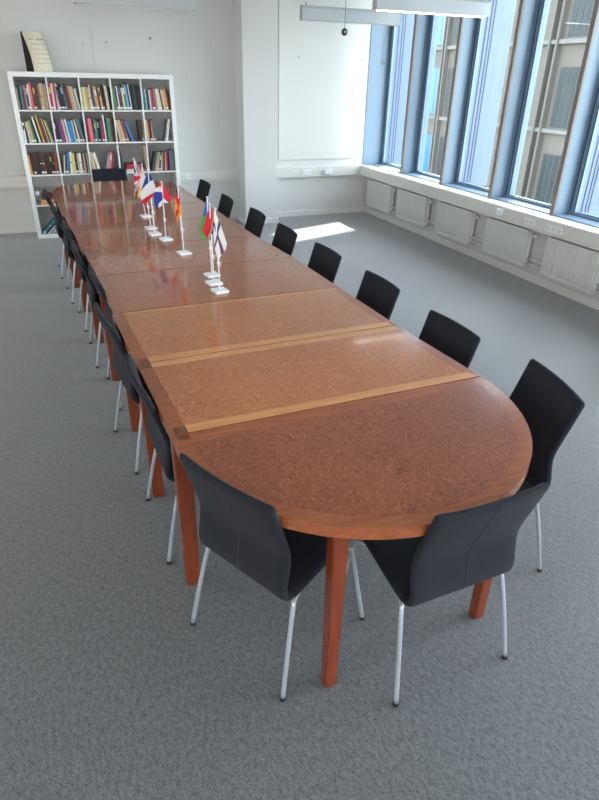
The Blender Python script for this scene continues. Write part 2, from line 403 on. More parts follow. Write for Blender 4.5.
for i, (x, z, r, lab) in enumerate([(0.878, 2.15, 0.006, 'leftmost'), (1.156, 2.18, 0.009, 'second from left'), (1.682, 2.24, 0.014, 'largest'), (3.645, 2.094, 0.009, 'left one on panel'), (4.60, 2.09, 0.009, 'right one on panel')]):
    bm = bmesh.new(); yy = YW if i < 3 else YW-0.018
    bmesh.ops.create_cone(bm, cap_ends=True, segments=12, radius1=r, radius2=r*0.7, depth=0.008, matrix=Matrix.Translation((x, yy-0.004, z)) @ Matrix.Rotation(R(90), 4, 'X'))
    o = link('wall_screw', bm, M_wire)
    tag(o, ['tiny dark screw, leftmost above the bookcase', 'small dark screw in the middle above the bookcase', 'largest dark screw on wall above bookcase right end',
            'small dark screw on right wall panel, nearer the pillar', 'small dark screw on right wall panel, nearer the window'][i], 'screw', 'screws in the back wall')
# blind cord with a ring by the first window
t = thing('blind_cord', 'thin blind cord with a small ring hanging at the corner window', 'cord', (4.93, YW-0.03, 2.06))
bm = bmesh.new(); tube(bm, smooth_path([(0, 0, 0.02), (0.0, 0, 0.25), (0.06, 0, 0.55), (0.06, 0, 0.93)]), 0.0025, 6); link('string', bm, M_wire, t)
bm = bmesh.new(); pts = [(0.022*math.cos(a), 0, 0.022*math.sin(a)) for a in [2*math.pi*k/16 for k in range(17)]]; tube(bm, pts, 0.004, 6); link('ring', bm, M_wire, t)

# ---------------------------------------------------------------- bookcase
bc = thing('bookcase', 'white open cube bookcase full of books against the back wall', 'bookcase', (0, 0, 0))
D = 0.385; S = 1.85; FR = 0.05; DV = 0.016; CE = (S-2*FR-4*DV)/5
link('top_panel', B(0, S, 0, D, S-FR, S, bev=0.002), M_shelf, bc)
link('bottom_panel', B(0, S, 0, D, 0, FR, bev=0.002), M_shelf, bc)
for x in (0, S-FR): link('side_panel', B(x, x+FR, 0, D, FR, S-FR, bev=0.002), M_shelf, bc)
for k in range(1, 5):
    z = FR+k*CE+(k-1)*DV
    link('shelf', B(FR, S-FR, 0.004, D, z, z+DV), M_shelf, bc)
for k in range(1, 5):
    x = FR+k*CE+(k-1)*DV
    for q in range(5):
        z = FR+q*(CE+DV)
        link('divider', B(x, x+DV, 0.002, D, z, z+CE), M_shelf, bc)
PAL = {'cream': (226, 214, 180), 'tan': (196, 168, 128), 'white': (230, 230, 226), 'black': (26, 26, 30), 'navy': (40, 52, 92), 'blue': (46, 128, 206),
       'red': (176, 46, 56), 'magenta': (176, 44, 84), 'pink': (226, 112, 128), 'teal': (36, 128, 140), 'green': (60, 146, 110), 'grey': (138, 142, 146),
       'brown': (96, 58, 42), 'orange': (222, 150, 70), 'yellow': (222, 208, 90), 'purple': (110, 66, 140), 'dark red': (122, 28, 42), 'pale green': (170, 200, 150),
       'beige': (206, 190, 160), 'dark green': (28, 92, 80), 'dark grey': (70, 74, 80), 'red-brown': (134, 62, 44), 'light blue': (130, 178, 210), 'dark brown': (58, 38, 32)}
ROWS = ['top row', 'second row', 'third row', 'fourth row', 'bottom row']
COLS = ['far left bay', 'second bay', 'middle bay', 'fourth bay', 'far right bay']
ORD = ['first', 'second', 'third', 'fourth', 'fifth', 'sixth', 'seventh', 'eighth', 'ninth', 'tenth', 'eleventh', 'twelfth', 'thirteenth', 'fourteenth', 'fifteenth', 'sixteenth', 'seventeenth', 'eighteenth', 'nineteenth']
rnd = random.Random(5)
def book_mesh(t, h, d, c, lab):
    bm = bmesh.new(); k = min(0.003, t*0.2)
    box(bm, 0, t, 0, k, 0, h, 0); box(bm, 0, k, k, d, 0, h, 0); box(bm, t-k, t, k, d, 0, h, 0)
    box(bm, k, t-k, k, d-0.004, 0.003, h-0.003, 1)
    if lab: box(bm, t*0.1, t*0.9, -0.0008, 0, 0.012, 0.012+0.022, 2)
    if lab == 2: box(bm, t*0.2, t*0.8, -0.0008, 0, h*0.62, h*0.86, 3)
    if lab == 3: box(bm, t*0.12, t*0.88, -0.0008, 0, h*0.5, h*0.54, 3)
    acc = rnd.choice(['white', 'cream', 'yellow', 'black', 'blue'])
    return bm, [mat('cover_'+c, srgb(*PAL[c]), 0.5, noise=0.04), M_pages, M_white, mat('accent_'+acc, srgb(*PAL[acc]), 0.6)]
def bay(row, col, seq, lean=0, start=0.0, hh=(0.20, 0.27), tt=0.0, side='left'):
    """seq: list of (colour, thickness mm, height, lean deg)"""
    x0 = FR+col*(CE+DV); z0 = FR+(4-row)*(CE+DV); x = x0+start+0.003
    if row == 0 or (row, col) in ((1, 0), (1, 1), (1, 2), (2, 0), (2, 1), (2, 4)):
        k_ = (CE-start-0.008-0.0008*len(seq)-sum(q[4] for q in seq))/sum(q[1]/1000/math.cos(R(q[3])) for q in seq)
        seq = [(q[0], q[1]*k_, q[2], q[3], q[4]) for q in seq]
    for i, s in enumerate(seq):
        c = s[0]; t = s[1]/1000; h = s[2] if len(s) > 2 and s[2] else rnd.uniform(*hh); a = R(s[3] if len(s) > 3 else lean)
        gap = s[4] if len(s) > 4 else 0
        x += gap
        h *= 1.09; bm, ms = book_mesh(t, h, rnd.uniform(0.15, 0.2), c, rnd.choice([0, 0, 0, 0, 1, 2, 3]))
        o = link('book', bm, ms); y = 0.012+rnd.uniform(0, 0.02)
        zz = z0+0.0005+(t*math.sin(a) if a > 0 else 0)
        o.location = (x, y, zz); o.rotation_euler = (0, a, 0)
        x += t/math.cos(a)+0.0006
        tag(o, '%s book, %s from left in the %s, %s of bookcase' % (c, ORD[i+soff.get((row, col), 0)], COLS[col], ROWS[row]), 'book', 'books on the %s of the bookcase' % ROWS[row])
    return x
soff = {}
def S_(txt, t0=19, **k):
    """'cream tan*30 black@-8' -> list"""
    out = []
    for w_ in txt.split():
        a = 0; t = t0+rnd.uniform(-4, 5); h = None; g = 0
        if '^' in w_: w_, g_ = w_.split('^'); g = float(g_)/1000
        if '@' in w_: w_, a_ = w_.split('@'); a = float(a_)
        if '#' in w_: w_, h_ = w_.split('#'); h = float(h_)/1000
        if '*' in w_: w_, t_ = w_.split('*'); t = float(t_)
        out.append((w_.replace('_', ' '), t, h, a, g))
    return out
bay(0, 0, S_('cream#215 black*26#225 teal*20#220 magenta#240 grey#230 dark_grey#235 white*14#240 pink*26#255 red*16#245 brown#240 dark_green*24#235 red-brown*14#245 grey*14#245 beige*22#250 tan*20#250 tan*16#240 beige*15#235', 17))
bay(0, 1, S_('magenta*24#255 white*16#250 magenta*18#250 white*24#250 dark_brown*18#220@-6 black*20#255@-6 navy*20#250@-6 pale_green*8#265@-6 navy*18#250@-6 brown*14#240@-7 red*12#245@-7 tan*18#230@-7 beige*22#225@-7 grey*16#215@-8 white*16#205@-8', 17))
bay(0, 2, S_('pale_green*12#215 yellow*8#215 cream*20#225@-2 tan*26#220@-2 beige*22#220@-2 white*14#240@-4 black*16#235@-4 light_blue*14#235@-5 orange*24#230@-5 black*14#215@-5 tan*20#215@-5 brown*14#205@-5 black*20#250@-3 white*10#245@-3 cream*14#230@-3 black*18#225@-3', 17))
bay(0, 3, S_('green*32#225 dark_red*14#220@-3 white*12#235@-4 dark_grey*24#245@-4 magenta*10#235@-5 cream*14#220@-5 green*22#255@-5 light_blue*14#250@-5 navy*16#270@-5 white*8#260@-5 black*30#245@-3 dark_green*12#250@-3 black*30#240@-2 brown*12#225@-2', 17))
bay(0, 4, S_('teal*26#210@-2 white*10#215@-2 navy*22#205@-2 white*10#200@-2 grey*14#210@-3 red*24#220@-4 grey*24#215@-4 white*14#215@-5 cream*22#215@-7 black*12#210@-8 beige*26#205@-8 orange*18#215@-8 dark_red*14#210@-8', 17))
x0 = FR; o = link('book', B(0, 0.30, 0, 0.14, 0, 0.012, bev=0.002), mat('cover_navy', srgb(*PAL['navy']), 0.5)); o.location = (x0+0.035, 0.05, FR+4*(CE+DV)+0.283); tag(o, 'thin navy book lying flat on top of books in the top left bay', 'book', 'books on the top row of the bookcase')
bay(1, 0, S_('white*20#205 navy*18#205@-3 light_blue*10#210@-4 cream*14#205@-5 tan*26#215@-6 green*20#230@-7 black*22#250@-8 white*14#262@-9 dark_brown*20#250@-9 yellow*14#272@-9 red-brown*20#250@-9 navy*12#235@-10 tan*12#245@-10 dark_brown*16#235@-11 yellow*10#230@-12 grey*16#220@-13', 17))
bay(1, 1, S_('brown*16#225@-3 black*12#235@-3 navy*20#235@-4 purple*18#225@-5 magenta*16#215@-5 white*14#230@-6 grey*12#225@-6 white*12#235@-6 blue*40#215@-4 pale_green*12#225@-5 dark_brown*14#225@-6 white*16#230@-8 red*22#225@-9 teal*20#245@-11', 17))
bay(1, 2, S_('dark_red*30#240@-3 pink*38#240@-2 dark_grey*14#245 teal*16#225 green*12#225 black*26#235 navy*14#210 magenta*20#220@-2 red*12#215@-2 white*14#275@-2 black*14#245 green*36#245 dark_red*18#250 black*16#240', 17))
bay(1, 3, S_('beige*20#225@-8 tan*22#220@-8 cream*20#225@-9 tan*18#220@-10 red*18#225@-12 white*14#220@-13 black*12#215@-15 navy*20#225@-18 blue*24#215@-20', 17), start=0.026)
soff[(1, 3)] = 9; bay(1, 3, S_('dark_grey*22#215@-3 brown*16#215@-2 tan*12#215@-1', 17), start=0.278); soff.clear()
bay(1, 4, S_('pale_green*18#220@-2 cream*14#235@-2 red*18#235@-3 black*22#225@-3 beige*20#220@-5 red-brown*18#220@-6 teal*18#225@-9', 18))
soff[(1, 4)] = 7; bay(1, 4, S_('grey*14#230@12 white*24#235@11', 17), start=0.225); soff.clear()
bay(2, 0, S_('orange*24#205@-2 black*14#215@-2 dark_brown*28#220@-2 dark_brown*26#215@-2 black*26#225@-2 dark_brown*28#220@-2 brown*26#215@-3 dark_brown*28#210@-3 dark_brown*26#215@-3 black*22#210@-2 dark_brown*20#215@-2 red-brown*36#215', 17))
bay(2, 1, S_('cream*16#195@9^20 black*18#205@8 blue*18#220@7 black*14#220@6 white*22#225@4 yellow*18#210@3 cream*20#210@2 black*20#210 beige*20#210 white*22#215 dark_red*16#215 cream*18#210 navy*16#215 tan*14#215', 17))
bay(2, 2, S_('beige*20#220@-5 cream*14#220@-6 tan*14#215@-7 grey*14#215@-9 white*30#215@-11', 17), start=0.016)
soff[(2, 2)] = 5; bay(2, 2, S_('grey*18#210@14 white*20#215@12 pink*26#215@10 red-brown*28#225@8', 17), start=0.16); soff.clear()
bay(2, 3, S_('teal*12#265@-5 dark_grey*14#255@-7', 17), start=0.022)
soff[(2, 3)] = 2; bay(2, 3, S_('beige*22#285@-2', 17), start=0.315); soff.clear()
bay(2, 4, S_('dark_grey*24#205@16^28 grey*16#210@14 yellow*16#205@12 cream*12#205@11 dark_grey*18#200@9 white*20#195@7 grey*12#205@5 dark_red*16#205@4 cream*14#205@3 red*14#205@1 black*26#210 blue*12#215 red*14#220 green*22#230', 17))
soff[(4, 0)] = 0
bay(4, 0, [('teal', 26, 0.23, 46, 0.012), ('dark brown', 18, 0.22, 46), ('white', 14, 0.225, 46), ('blue', 16, 0.21, 46), ('white', 14, 0.21, 46), ('dark brown', 14, 0.19, 46)])
# other items in the bookcase
def item(name, bm, m, label, cat, loc, rz=0, grp=None):
    o = link(name, bm, m, loc=loc); o.rotation_euler = (0, 0, rz); return tag(o, label, cat, grp)
zr = lambda row: FR+(4-row)*(CE+DV)
xc = lambda col: FR+col*(CE+DV)
item('magazine_file', B(0, 0.20, 0, 0.22, 0, 0.055, bev=0.003), mat('cover_red', srgb(*PAL['red']), 0.5), 'red folder lying flat in the fourth bay, third row of bookcase', 'folder', (xc(3)+0.075, 0.04, zr(2)+0.03))
item('paper_stack', B(0, 0.22, 0, 0.22, 0, 0.029, bev=0.002), M_pages, 'stack of papers under the red folder in the fourth bay', 'papers', (xc(3)+0.07, 0.035, zr(2)+0.0005))
item('book', B(0, 0.2, 0, 0.15, 0, 0.025, bev=0.003), mat('cover_orange', srgb(210, 120, 84), 0.5), 'orange book lying flat in the far left bay, fourth row', 'book', (xc(0)+0.05, 0.04, zr(3)+0.0005), 0, 'books lying flat in the fourth row')
item('book', B(0, 0.17, 0, 0.15, 0, 0.03, bev=0.003), mat('cover_tan', srgb(*PAL['tan']), 0.5), 'tan book lying flat on the orange book, fourth row', 'book', (xc(0)+0.06, 0.04, zr(3)+0.026), 0, 'books lying flat in the fourth row')
bm = bmesh.new(); bmesh.ops.create_uvsphere(bm, u_segments=20, v_segments=12, radius=0.055, matrix=Matrix.Diagonal((1.3, 1, 0.8, 1)))
link_o = item('bowl', bm, mat('glazed_dark_red', srgb(110, 40, 44), 0.2), 'rounded dark red ornament on the flat books, fourth row', 'ornament', (xc(0)+0.145, 0.11, zr(3)+0.1))
item('paper_bag', B(0, 0.05, 0, 0.10, 0, 0.05, bev=0.01), M_white, 'crumpled white packet at left of the fourth row', 'packet', (xc(0)+0.01, 0.05, zr(3)+0.105-0.0))
item('carton', B(0, 0.05, 0, 0.06, 0, 0.09, bev=0.004), M_white, 'small cream box standing at left of second bay, fourth row', 'box', (xc(1)+0.01, 0.03, zr(3)+0.0005))
for i, (c, x, h) in enumerate([('dark brown', 0.02, 0.19), ('white', 0.06, 0.17), ('dark green', 0.11, 0.20), ('yellow', 0.15, 0.19), ('red', 0.18, 0.15)]):
    item('tin', B(0, 0.032, 0, 0.08, 0, h, bev=0.004), mat('cover_'+c, srgb(*PAL[c]), 0.5), '%s tin standing in the far right bay, fourth row' % c, 'tin', (xc(4)+x, 0.04, zr(3)+0.0005), 0, 'tins in the fourth row')

# curved desk calendar on top of the bookcase
t = thing('calendar_stand', 'curved cream calendar with black sides standing on top of the bookcase', 'calendar', (0.29, 0.03, S), R(31))
H = 0.395; W = 0.238; CD = 0.13; CB = 0.13
prof = [(CD*math.sin(math.pi/2*s)**0.9, H*(1-s)) for s in [k/14 for k in range(15)]]     # y forward offset, z
bm = bmesh.new()
L_ = [bm.verts.new((0.0, CB-a, z)) for a, z in prof]; Rr_ = [bm.verts.new((W, CB-a, z)) for a, z in prof]
for i in range(14): bm.faces.new((L_[i], L_[i+1], Rr_[i+1], Rr_[i])).smooth = True
L2 = [bm.verts.new((0.0, CB+0.004-a, z)) for a, z in prof]; R2 = [bm.verts.new((W, CB+0.004-a, z)) for a, z in prof]
for i in range(14): bm.faces.new((Rr_[i], Rr_[i+1], R2[i+1], R2[i])); bm.faces.new((L2[i], L2[i+1], L_[i+1], L_[i])); bm.faces.new((L2[i+1], L2[i], R2[i], R2[i+1]))
link('front_sheet', bm, M_cream, t)
for x in (-0.006, W):
    bm = bmesh.new(); pf = [(CB+0.004-a, z) for a, z in prof]+[(CB+0.015, 0), (CB+0.015, H)]
    a = [bm.verts.new((x, y, z)) for y, z in pf]; b = [bm.verts.new((x+0.006, y, z)) for y, z in pf]
    bm.faces.new(a); bm.faces.new(list(reversed(b)))
    for i in range(len(a)): bm.faces.new((a[i], b[i], b[(i+1) % len(a)], a[(i+1) % len(a)]))
    bmesh.ops.recalc_face_normals(bm, faces=bm.faces); link('side_panel', bm, M_black, t)
link('rear_panel', B(0, W, CB+0.005, CB+0.015, 0, H), M_black, t)
bm = bmesh.new()
for rw, n in enumerate((8, 11, 16, 16, 15, 15)):
    z = H*(0.80-0.118*rw)
    s = 1-z/H; yy = CB-CD*math.sin(math.pi/2*s)**0.9-0.0008
    x = 0.045+0.004*rw; hh = 0.013 if rw < 1 else (0.009 if rw < 2 else 0.006)
    for k in range(n):
        wdt = 0.17/n*rnd.uniform(0.25, 0.5)
        if rw != 0 or k != 3: box(bm, x, x+wdt, yy-0.0015, yy+0.004, z, z+hh*rnd.uniform(0.7, 1.0))
        x += 0.19/n
link('printed_lines', bm, M_ink, t)

# ---------------------------------------------------------------- the table, in nine sections
TZ = 0.75
LS = [(0.510, -6.409), (0.477, -5.777), (0.442, -5.111), (0.430, -4.399), (0.389, -3.701), (0.345, -2.945), (0.302, -2.208), (0.262, -1.501)]
RS = [(1.841, -6.375), (1.797, -5.73), (1.778, -5.072), (1.757, -4.364), (1.700, -3.681), (1.672, -2.915), (1.645, -2.169), (1.62, -1.491)]
def leg(parent, x, y, k=1.0):
    """tapered square leg with its outer faces flush with the table edge"""
    bm = bmesh.new(); a, b = 0.0255*k, 0.021*k
    hexa(bm, [(-b, -b, 0), (b, -b, 0), (b, b, 0), (-b, b, 0)], [(-a, -a, TZ-0.042), (a, -a, TZ-0.042), (a, a, TZ-0.042), (-a, a, TZ-0.042)])
    bmesh.ops.bevel(bm, geom=[e for e in bm.edges], offset=0.003, segments=2, affect='EDGES')
    o = link('leg', bm, M_mahogleg, parent); o.location = (x, y, 0); return o
def lerp(a, b, t): return (a[0]+(b[0]-a[0])*t, a[1]+(b[1]-a[1])*t)
def section(i, label):
    NL, NR, FR_, FL = LS[i], RS[i], RS[i+1], LS[i+1]
    g = 0.0015
    cx = (NL[0]+NR[0]+FR_[0]+FL[0])/4; cy = (NL[1]+NR[1]+FR_[1]+FL[1])/4
    jn = {2: 0.021}.get(i, 0.0)
    q = [(NL[0]-cx+jn, NL[1]-cy+g), (NR[0]-cx, NR[1]-cy+g), (FR_[0]-cx, FR_[1]-cy-g), (FL[0]-cx, FL[1]-cy-g)]
    t = thing('table_section', label, 'table', (cx, cy, 0), 0, 'straight sections of the conference table')
    bm = bmesh.new(); prism(bm, q, TZ-0.042, TZ, bev=0.002); link('tabletop', bm, M_mahog, t)
    def P(u, v): return lerp(lerp(q[0], q[1], u), lerp(q[3], q[2], u), v)
    W = 1.31; Dp = 0.66; bx = 0.056/W; s = 0.055/Dp
    near = i in (0, 1); far = i in (0, 1)
    v0 = s if near else 0.02; v1 = 1-(s if i == 0 else (0.022/Dp if i == 1 else 0.02))
    bm = bmesh.new(); prism(bm, [P(bx, v0), P(1-bx, v0), P(1-bx, v1), P(bx, v1)], TZ-0.002, TZ+0.0006)
    link('veneer_panel', bm, M_burl if i < 2 else M_burl2, t)
    e = 0.004
    if near:
        bm = bmesh.new(); prism(bm, [P(bx, e), P(1-bx*0.4, e), P(1-bx*0.4, v0), P(bx, v0)], TZ-0.002, TZ+0.0008); link('inlay_strip', bm, M_maple, t)
    if far:
        bm = bmesh.new(); prism(bm, [P(bx, v1), P(1-bx*0.4, v1), P(1-bx*0.4, 1-e), P(bx, 1-e)], TZ-0.002, TZ+0.0008); link('inlay_strip', bm, M_maple, t)
    def joint(va, vb):
        bm = bmesh.new()
        for k in range(4):
            u0 = bx*(0.25+0.22*k); prism(bm, [P(u0, va), P(u0+0.004, va), P(u0+0.004, vb), P(u0, vb)], TZ-0.002, TZ+0.001)
        link('finger_joint', bm, M_dark, t)
    if i in (0, 1): joint(0.006, s*0.9)
    if i == 0: joint(1-s*0.9, 0.994)
    bm = bmesh.new(); ins = 0.05
    for (a, b) in ((P(0.07, 0.09), P(0.93, 0.09)), (P(0.93, 0.09), P(0.93, 0.91)), (P(0.93, 0.91), P(0.07, 0.91)), (P(0.07, 0.91), P(0.07, 0.09))):
        d = Vector((b[0]-a[0], b[1]-a[1])).normalized()*0.01; n = Vector((-d.y, d.x))
        prism(bm, [(a[0]-n.x, a[1]-n.y), (b[0]-n.x, b[1]-n.y), (b[0]+n.x, b[1]+n.y), (a[0]+n.x, a[1]+n.y)], TZ-0.11, TZ-0.043)
    link('apron', bm, M_mahogleg, t)
    for (u, v) in ((0.027, 0.075), (0.973, 0.075)):
        p = P(u, v); leg(t, p[0], p[1], 1.28)
TL = ['straight table section with pale strips on both edges, next to the near rounded end',
      'second straight table section from the camera, pale strip along its near edge',
      'third straight table section from the camera, under the three clustered flags',
      'fourth straight table section from the camera, under the black red gold flag',
      'fifth straight table section from the camera, under the red white and blue flags',
      'third straight table section from the bookcase end, under the far flags',
      'straight table section next to the far rounded end by the bookcase']
for i in range(7): section(i, TL[i])
def dend(seam_a, seam_b, ystraight, b, sgn, label, burl, n=2.0):
    cx = (seam_a[0]+seam_b[0])/2; cy = (seam_a[1]+seam_b[1])/2; g = 0.0015
    t = thing('table_section', label, 'table', (cx, cy, 0), 0, 'rounded ends of the conference table')
    A = (seam_a[0]-cx, seam_a[1]-cy+sgn*g); Bq = (seam_b[0]-cx, seam_b[1]-cy+sgn*g); a = (Bq[0]-A[0])/2
    SLP = (Bq[1]-A[1])/(Bq[0]-A[0])
    def outline(off, N=48):
        pts = []
        aa, bb = a-off, b-off
        for k in range(N+1):
            th = math.pi*k/N; c, s = math.cos(th), math.sin(th)
            x = aa*math.copysign(abs(c)**(2/n), c); y = sgn*(ystraight+bb*abs(s)**(2/n))+x*SLP*(1-abs(s))
            pts.append((x, y))
        return pts
    po_ = outline(0)
    poly = [A, Bq] if sgn < 0 else [A, Bq]
    outer = [Bq]+po_+[A]
    if sgn < 0: outer = list(reversed(outer))
    bm = bmesh.new(); prism(bm, outer, TZ-0.042, TZ, bev=0.002); bmesh.ops.recalc_face_normals(bm, faces=bm.faces); link('tabletop', bm, M_mahog, t)
    off = 0.052; inner = outline(off)
    sl = (Bq[1]-A[1])/(Bq[0]-A[0])
    y_in = 0.066 if sgn < 0 else 0.012
    inner = [q_ for q_ in inner if abs(q_[1]-q_[0]*sl) > y_in+0.004]
    i2 = [(a-off, sgn*y_in+(a-off)*sl)]+inner+[(-(a-off), sgn*y_in-(a-off)*sl)]
    if sgn < 0: i2 = list(reversed(i2))
    bm = bmesh.new(); prism(bm, i2, TZ-0.002, TZ+0.0006); bmesh.ops.recalc_face_normals(bm, faces=bm.faces); link('veneer_panel', bm, burl, t)
    ap = outline(0.075, 32); bm = bmesh.new()
    lo = []; 
    ring = [(x, y) for x, y in ap]; ring2 = outline(0.093, 32)
    va = [bm.verts.new((x, y, TZ-0.11)) for x, y in ring]; vb = [bm.verts.new((x, y, TZ-0.043)) for x, y in ring]
    vc = [bm.verts.new((x, y, TZ-0.11)) for x, y in ring2]; vd = [bm.verts.new((x, y, TZ-0.043)) for x, y in ring2]
    for k in range(len(ring)-1):
        bm.faces.new((va[k], va[k+1], vb[k+1], vb[k])); bm.faces.new((vc[k+1], vc[k], vd[k], vd[k+1])); bm.faces.new((va[k+1], va[k], vc[k], vc[k+1]))
    bmesh.ops.recalc_face_normals(bm, faces=bm.faces); link('apron', bm, M_mahogleg, t)
    if sgn < 0:
        bm = bmesh.new()
        for k in range(4):
            x = -a+0.014+0.012*k; prism(bm, [(x, -0.038-a*sl), (x+0.005, -0.038-a*sl), (x+0.005, -0.006-a*sl), (x, -0.006-a*sl)], TZ-0.002, TZ+0.001)
        link('finger_joint', bm, M_dark, t)
    return t, cx, cy, a
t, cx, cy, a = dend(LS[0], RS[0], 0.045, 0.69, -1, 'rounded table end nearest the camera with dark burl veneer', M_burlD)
for (x, y) in ((0.882, -6.995), (1.552, -6.93)): leg(t, x-cx, y-cy)
t, cx, cy, a = dend(LS[7], RS[7], 0.30, 0.57, 1, 'rounded table end farthest from the camera, in front of the bookcase', M_burl2, 2.2)
leg(t, LS[7][0]+0.036-cx, LS[7][1]+0.036-cy); leg(t, RS[7][0]-0.036-cx, RS[7][1]+0.036-cy)
leg(t, 0.62-cx, -0.79-cy); leg(t, 1.27-cx, -0.79-cy)

# ---------------------------------------------------------------- chairs
def loft(bm, prof, thick, halfw, curve=0.0, nx=10, curve_fn=None):
    """upholstered sheet following prof (forward u, height z) with rounded edges; across x it bows by curve"""
    P = smooth_path([(0, u, z) for u, z in prof], 4); N = len(P)
    nor = []
    for i in range(N):
        d = (P[min(i+1, N-1)]-P[max(i-1, 0)]).normalized(); nor.append(Vector((0, -d.z, d.y)))
    sect = []          # closed loop of (x, off)
    r = thick/2
    for k in range(nx+1): sect.append((-halfw+r+(2*halfw-2*r)*k/nx, r))
    sect.append((halfw-r*0.3, r*0.7)); sect.append((halfw, 0)); sect.append((halfw-r*0.3, -r*0.7))
    for k in range(nx, -1, -1): sect.append((-halfw+r+(2*halfw-2*r)*k/nx, -r))
    sect.append((-halfw+r*0.3, -r*0.7)); sect.append((-halfw, 0)); sect.append((-halfw+r*0.3, r*0.7))
    rings = []
    for i in range(N):
        ring = []; shrink = 1.0
        if i == 0 or i == N-1: shrink = 0.35
        c = curve_fn(i/(N-1)) if curve_fn else curve
        for x, o in sect:
            bow = -c*(1-(x/halfw)**2)
            ring.append(bm.verts.new(P[i]+Vector((x*(0.985 if shrink < 1 else 1), 0, 0))+nor[i]*(o*shrink)+Vector((0, bow, 0))))
        rings.append(ring)
    for a_, b_ in zip(rings, rings[1:]):
        m_ = len(a_)
        for k in range(m_):
            bm.faces.new((a_[k], a_[(k+1) % m_], b_[(k+1) % m_], b_[k])).smooth = True
    bm.faces.new(list(reversed(rings[0]))); bm.faces.new(rings[-1])
    bmesh.ops.recalc_face_normals(bm, faces=bm.faces)
    return P, nor
BACK = [(-0.012, 0.812), (0.006, 0.755), (0.028, 0.685), (0.052, 0.61), (0.060, 0.56), (0.052, 0.50), (0.044, 0.45), (0.052, 0.412), (0.085, 0.392)]
SEAT = [(0.083, 0.392), (0.13, 0.397), (0.21, 0.412), (0.31, 0.432), (0.41, 0.445), (0.465, 0.442), (0.49, 0.428)]
def make_chair():
    t = thing('conference_chair', '', 'chair')
    bm = bmesh.new(); P, nn = loft(bm, BACK, 0.026, 0.205, curve_fn=lambda s: 0.018*max(0, 1-s*1.4))
    bk = link('backrest', bm, M_fabric, t)
    bm = bmesh.new(); pts = []
    for i, p in enumerate(P[:-3]):
        s = i/(len(P)-1); c = 0.018*max(0, 1-s*1.4)
        pts.append(p+nn[i]*0.0132+Vector((0, -c, 0)))
    pts2 = [p-n_*0.0264 for p, n_ in zip(pts, nn)]
    # the seam runs down the outer side of the back
    use = pts if pts[2].y < pts2[2].y else pts2
    tube(bm, use, 0.0018, 6); link('seam', bm, M_seam, bk)
    bm = bmesh.new(); loft(bm, SEAT, 0.03, 0.205); link('seat', bm, M_fabric, t)
    for s in (-1, 1):
        bm = bmesh.new(); tube(bm, smooth_path([(s*0.235, 0, 0.008), (s*0.222, 0.035, 0.18), (s*0.207, 0.075, 0.345), (s*0.198, 0.092, 0.372), (s*0.185, 0.13, 0.378)], 5), 0.0085, 10)
        l_ = link('leg', bm, M_alu, t)
        bm = bmesh.new(); tube(bm, [(s*0.2353, -0.001, 0), (s*0.235, 0.0, 0.012)], [0.011, 0.0105], 10); link('foot_cap', bm, M_foot, l_)
        bm = bmesh.new(); tube(bm, smooth_path([(s*0.235, 0.46, 0.008), (s*0.222, 0.428, 0.18), (s*0.208, 0.392, 0.375), (s*0.202, 0.37, 0.405), (s*0.18, 0.33, 0.412)], 5), 0.0085, 10)
        l_ = link('leg', bm, M_alu, t)
        bm = bmesh.new(); tube(bm, [(s*0.2353, 0.461, 0), (s*0.235, 0.46, 0.012)], [0.011, 0.0105], 10); link('foot_cap', bm, M_foot, l_)
    bm = bmesh.new()
    for s in (-1, 1): tube(bm, [(s*0.186, 0.125, 0.378), (s*0.183, 0.22, 0.392), (s*0.181, 0.335, 0.412)], 0.0092, 8)
    tube(bm, [(-0.186, 0.14, 0.379), (0.186, 0.14, 0.379)], 0.0085, 8); tube(bm, [(-0.181, 0.32, 0.409), (0.181, 0.32, 0.409)], 0.0085, 8)
    link('seat_frame', bm, M_alu, t)
    return t
def copy_tree(o, parent=None):
    c = o.copy(); COL.objects.link(c)
    if parent: c.parent = parent
    for ch in list(o.children): copy_tree(ch, c)
    return c
proto = make_chair()
LW = 'left long side of the table'
CH = []
CH.append((0.602, -6.791, -62.7, 'black chair with seam at the near left curve of the table, turned inward', 'chairs at the near rounded end'))
CH.append((1.295, -7.144, 2.6, 'black chair with its back to the camera at the tip of the near rounded end', 'chairs at the near rounded end'))
CH.append((2.015, -6.600, 76.3, 'large black chair at the near right curve of the table, turned inward', 'chairs at the near rounded end'))
ordn = ['first', 'second', 'third', 'fourth', 'fifth', 'sixth', 'seventh']
for k, (x, y, a) in enumerate([(1.984, -5.937, 91), (1.992, -5.187, 90), (1.971, -4.44, 91.5), (1.925, -3.757, 90), (1.905, -3.067, 90), (1.836, -2.32, 89), (1.852, -1.343, 91)]):
    CH.append((x, y, a, 'black chair facing the room on the window side, %s straight-set one from the camera' % ordn[k], 'chairs on the window side of the table'))
for k, ((xa, ya), (xb, yb)) in enumerate([((0.469, -6.224), (0.454, -5.755)), ((0.434, -5.514), (0.377, -5.04)), ((0.433, -4.787), (0.408, -4.317)), ((0.356, -4.121), (0.346, -3.63)), ((0.334, -3.386), (0.311, -2.886)), ((0.269, -2.666), (0.246, -2.155)), ((0.213, -1.836), (0.197, -1.337))]):
    ang = math.degrees(math.atan2(-(xb-xa), (yb-ya)))     # facing +x turned by the foot line
    CH.append(((xa+xb)/2, (ya+yb)/2, -90+ang, 'black chair on the left long side of the table, %s from the camera' % ordn[k], 'chairs on the left side of the table'))
CH.append((0.955, -0.085, 184, 'black chair at the far rounded end with its back to the bookcase', 'chairs at the far rounded end'))
for k, (x, y, a, lab, grp) in enumerate(CH):
    o = proto if k == 0 else copy_tree(proto)
    o.location = (x, y, 0.0005); o.rotation_euler = (0, 0, R(a)); o['label'] = lab; o['group'] = grp

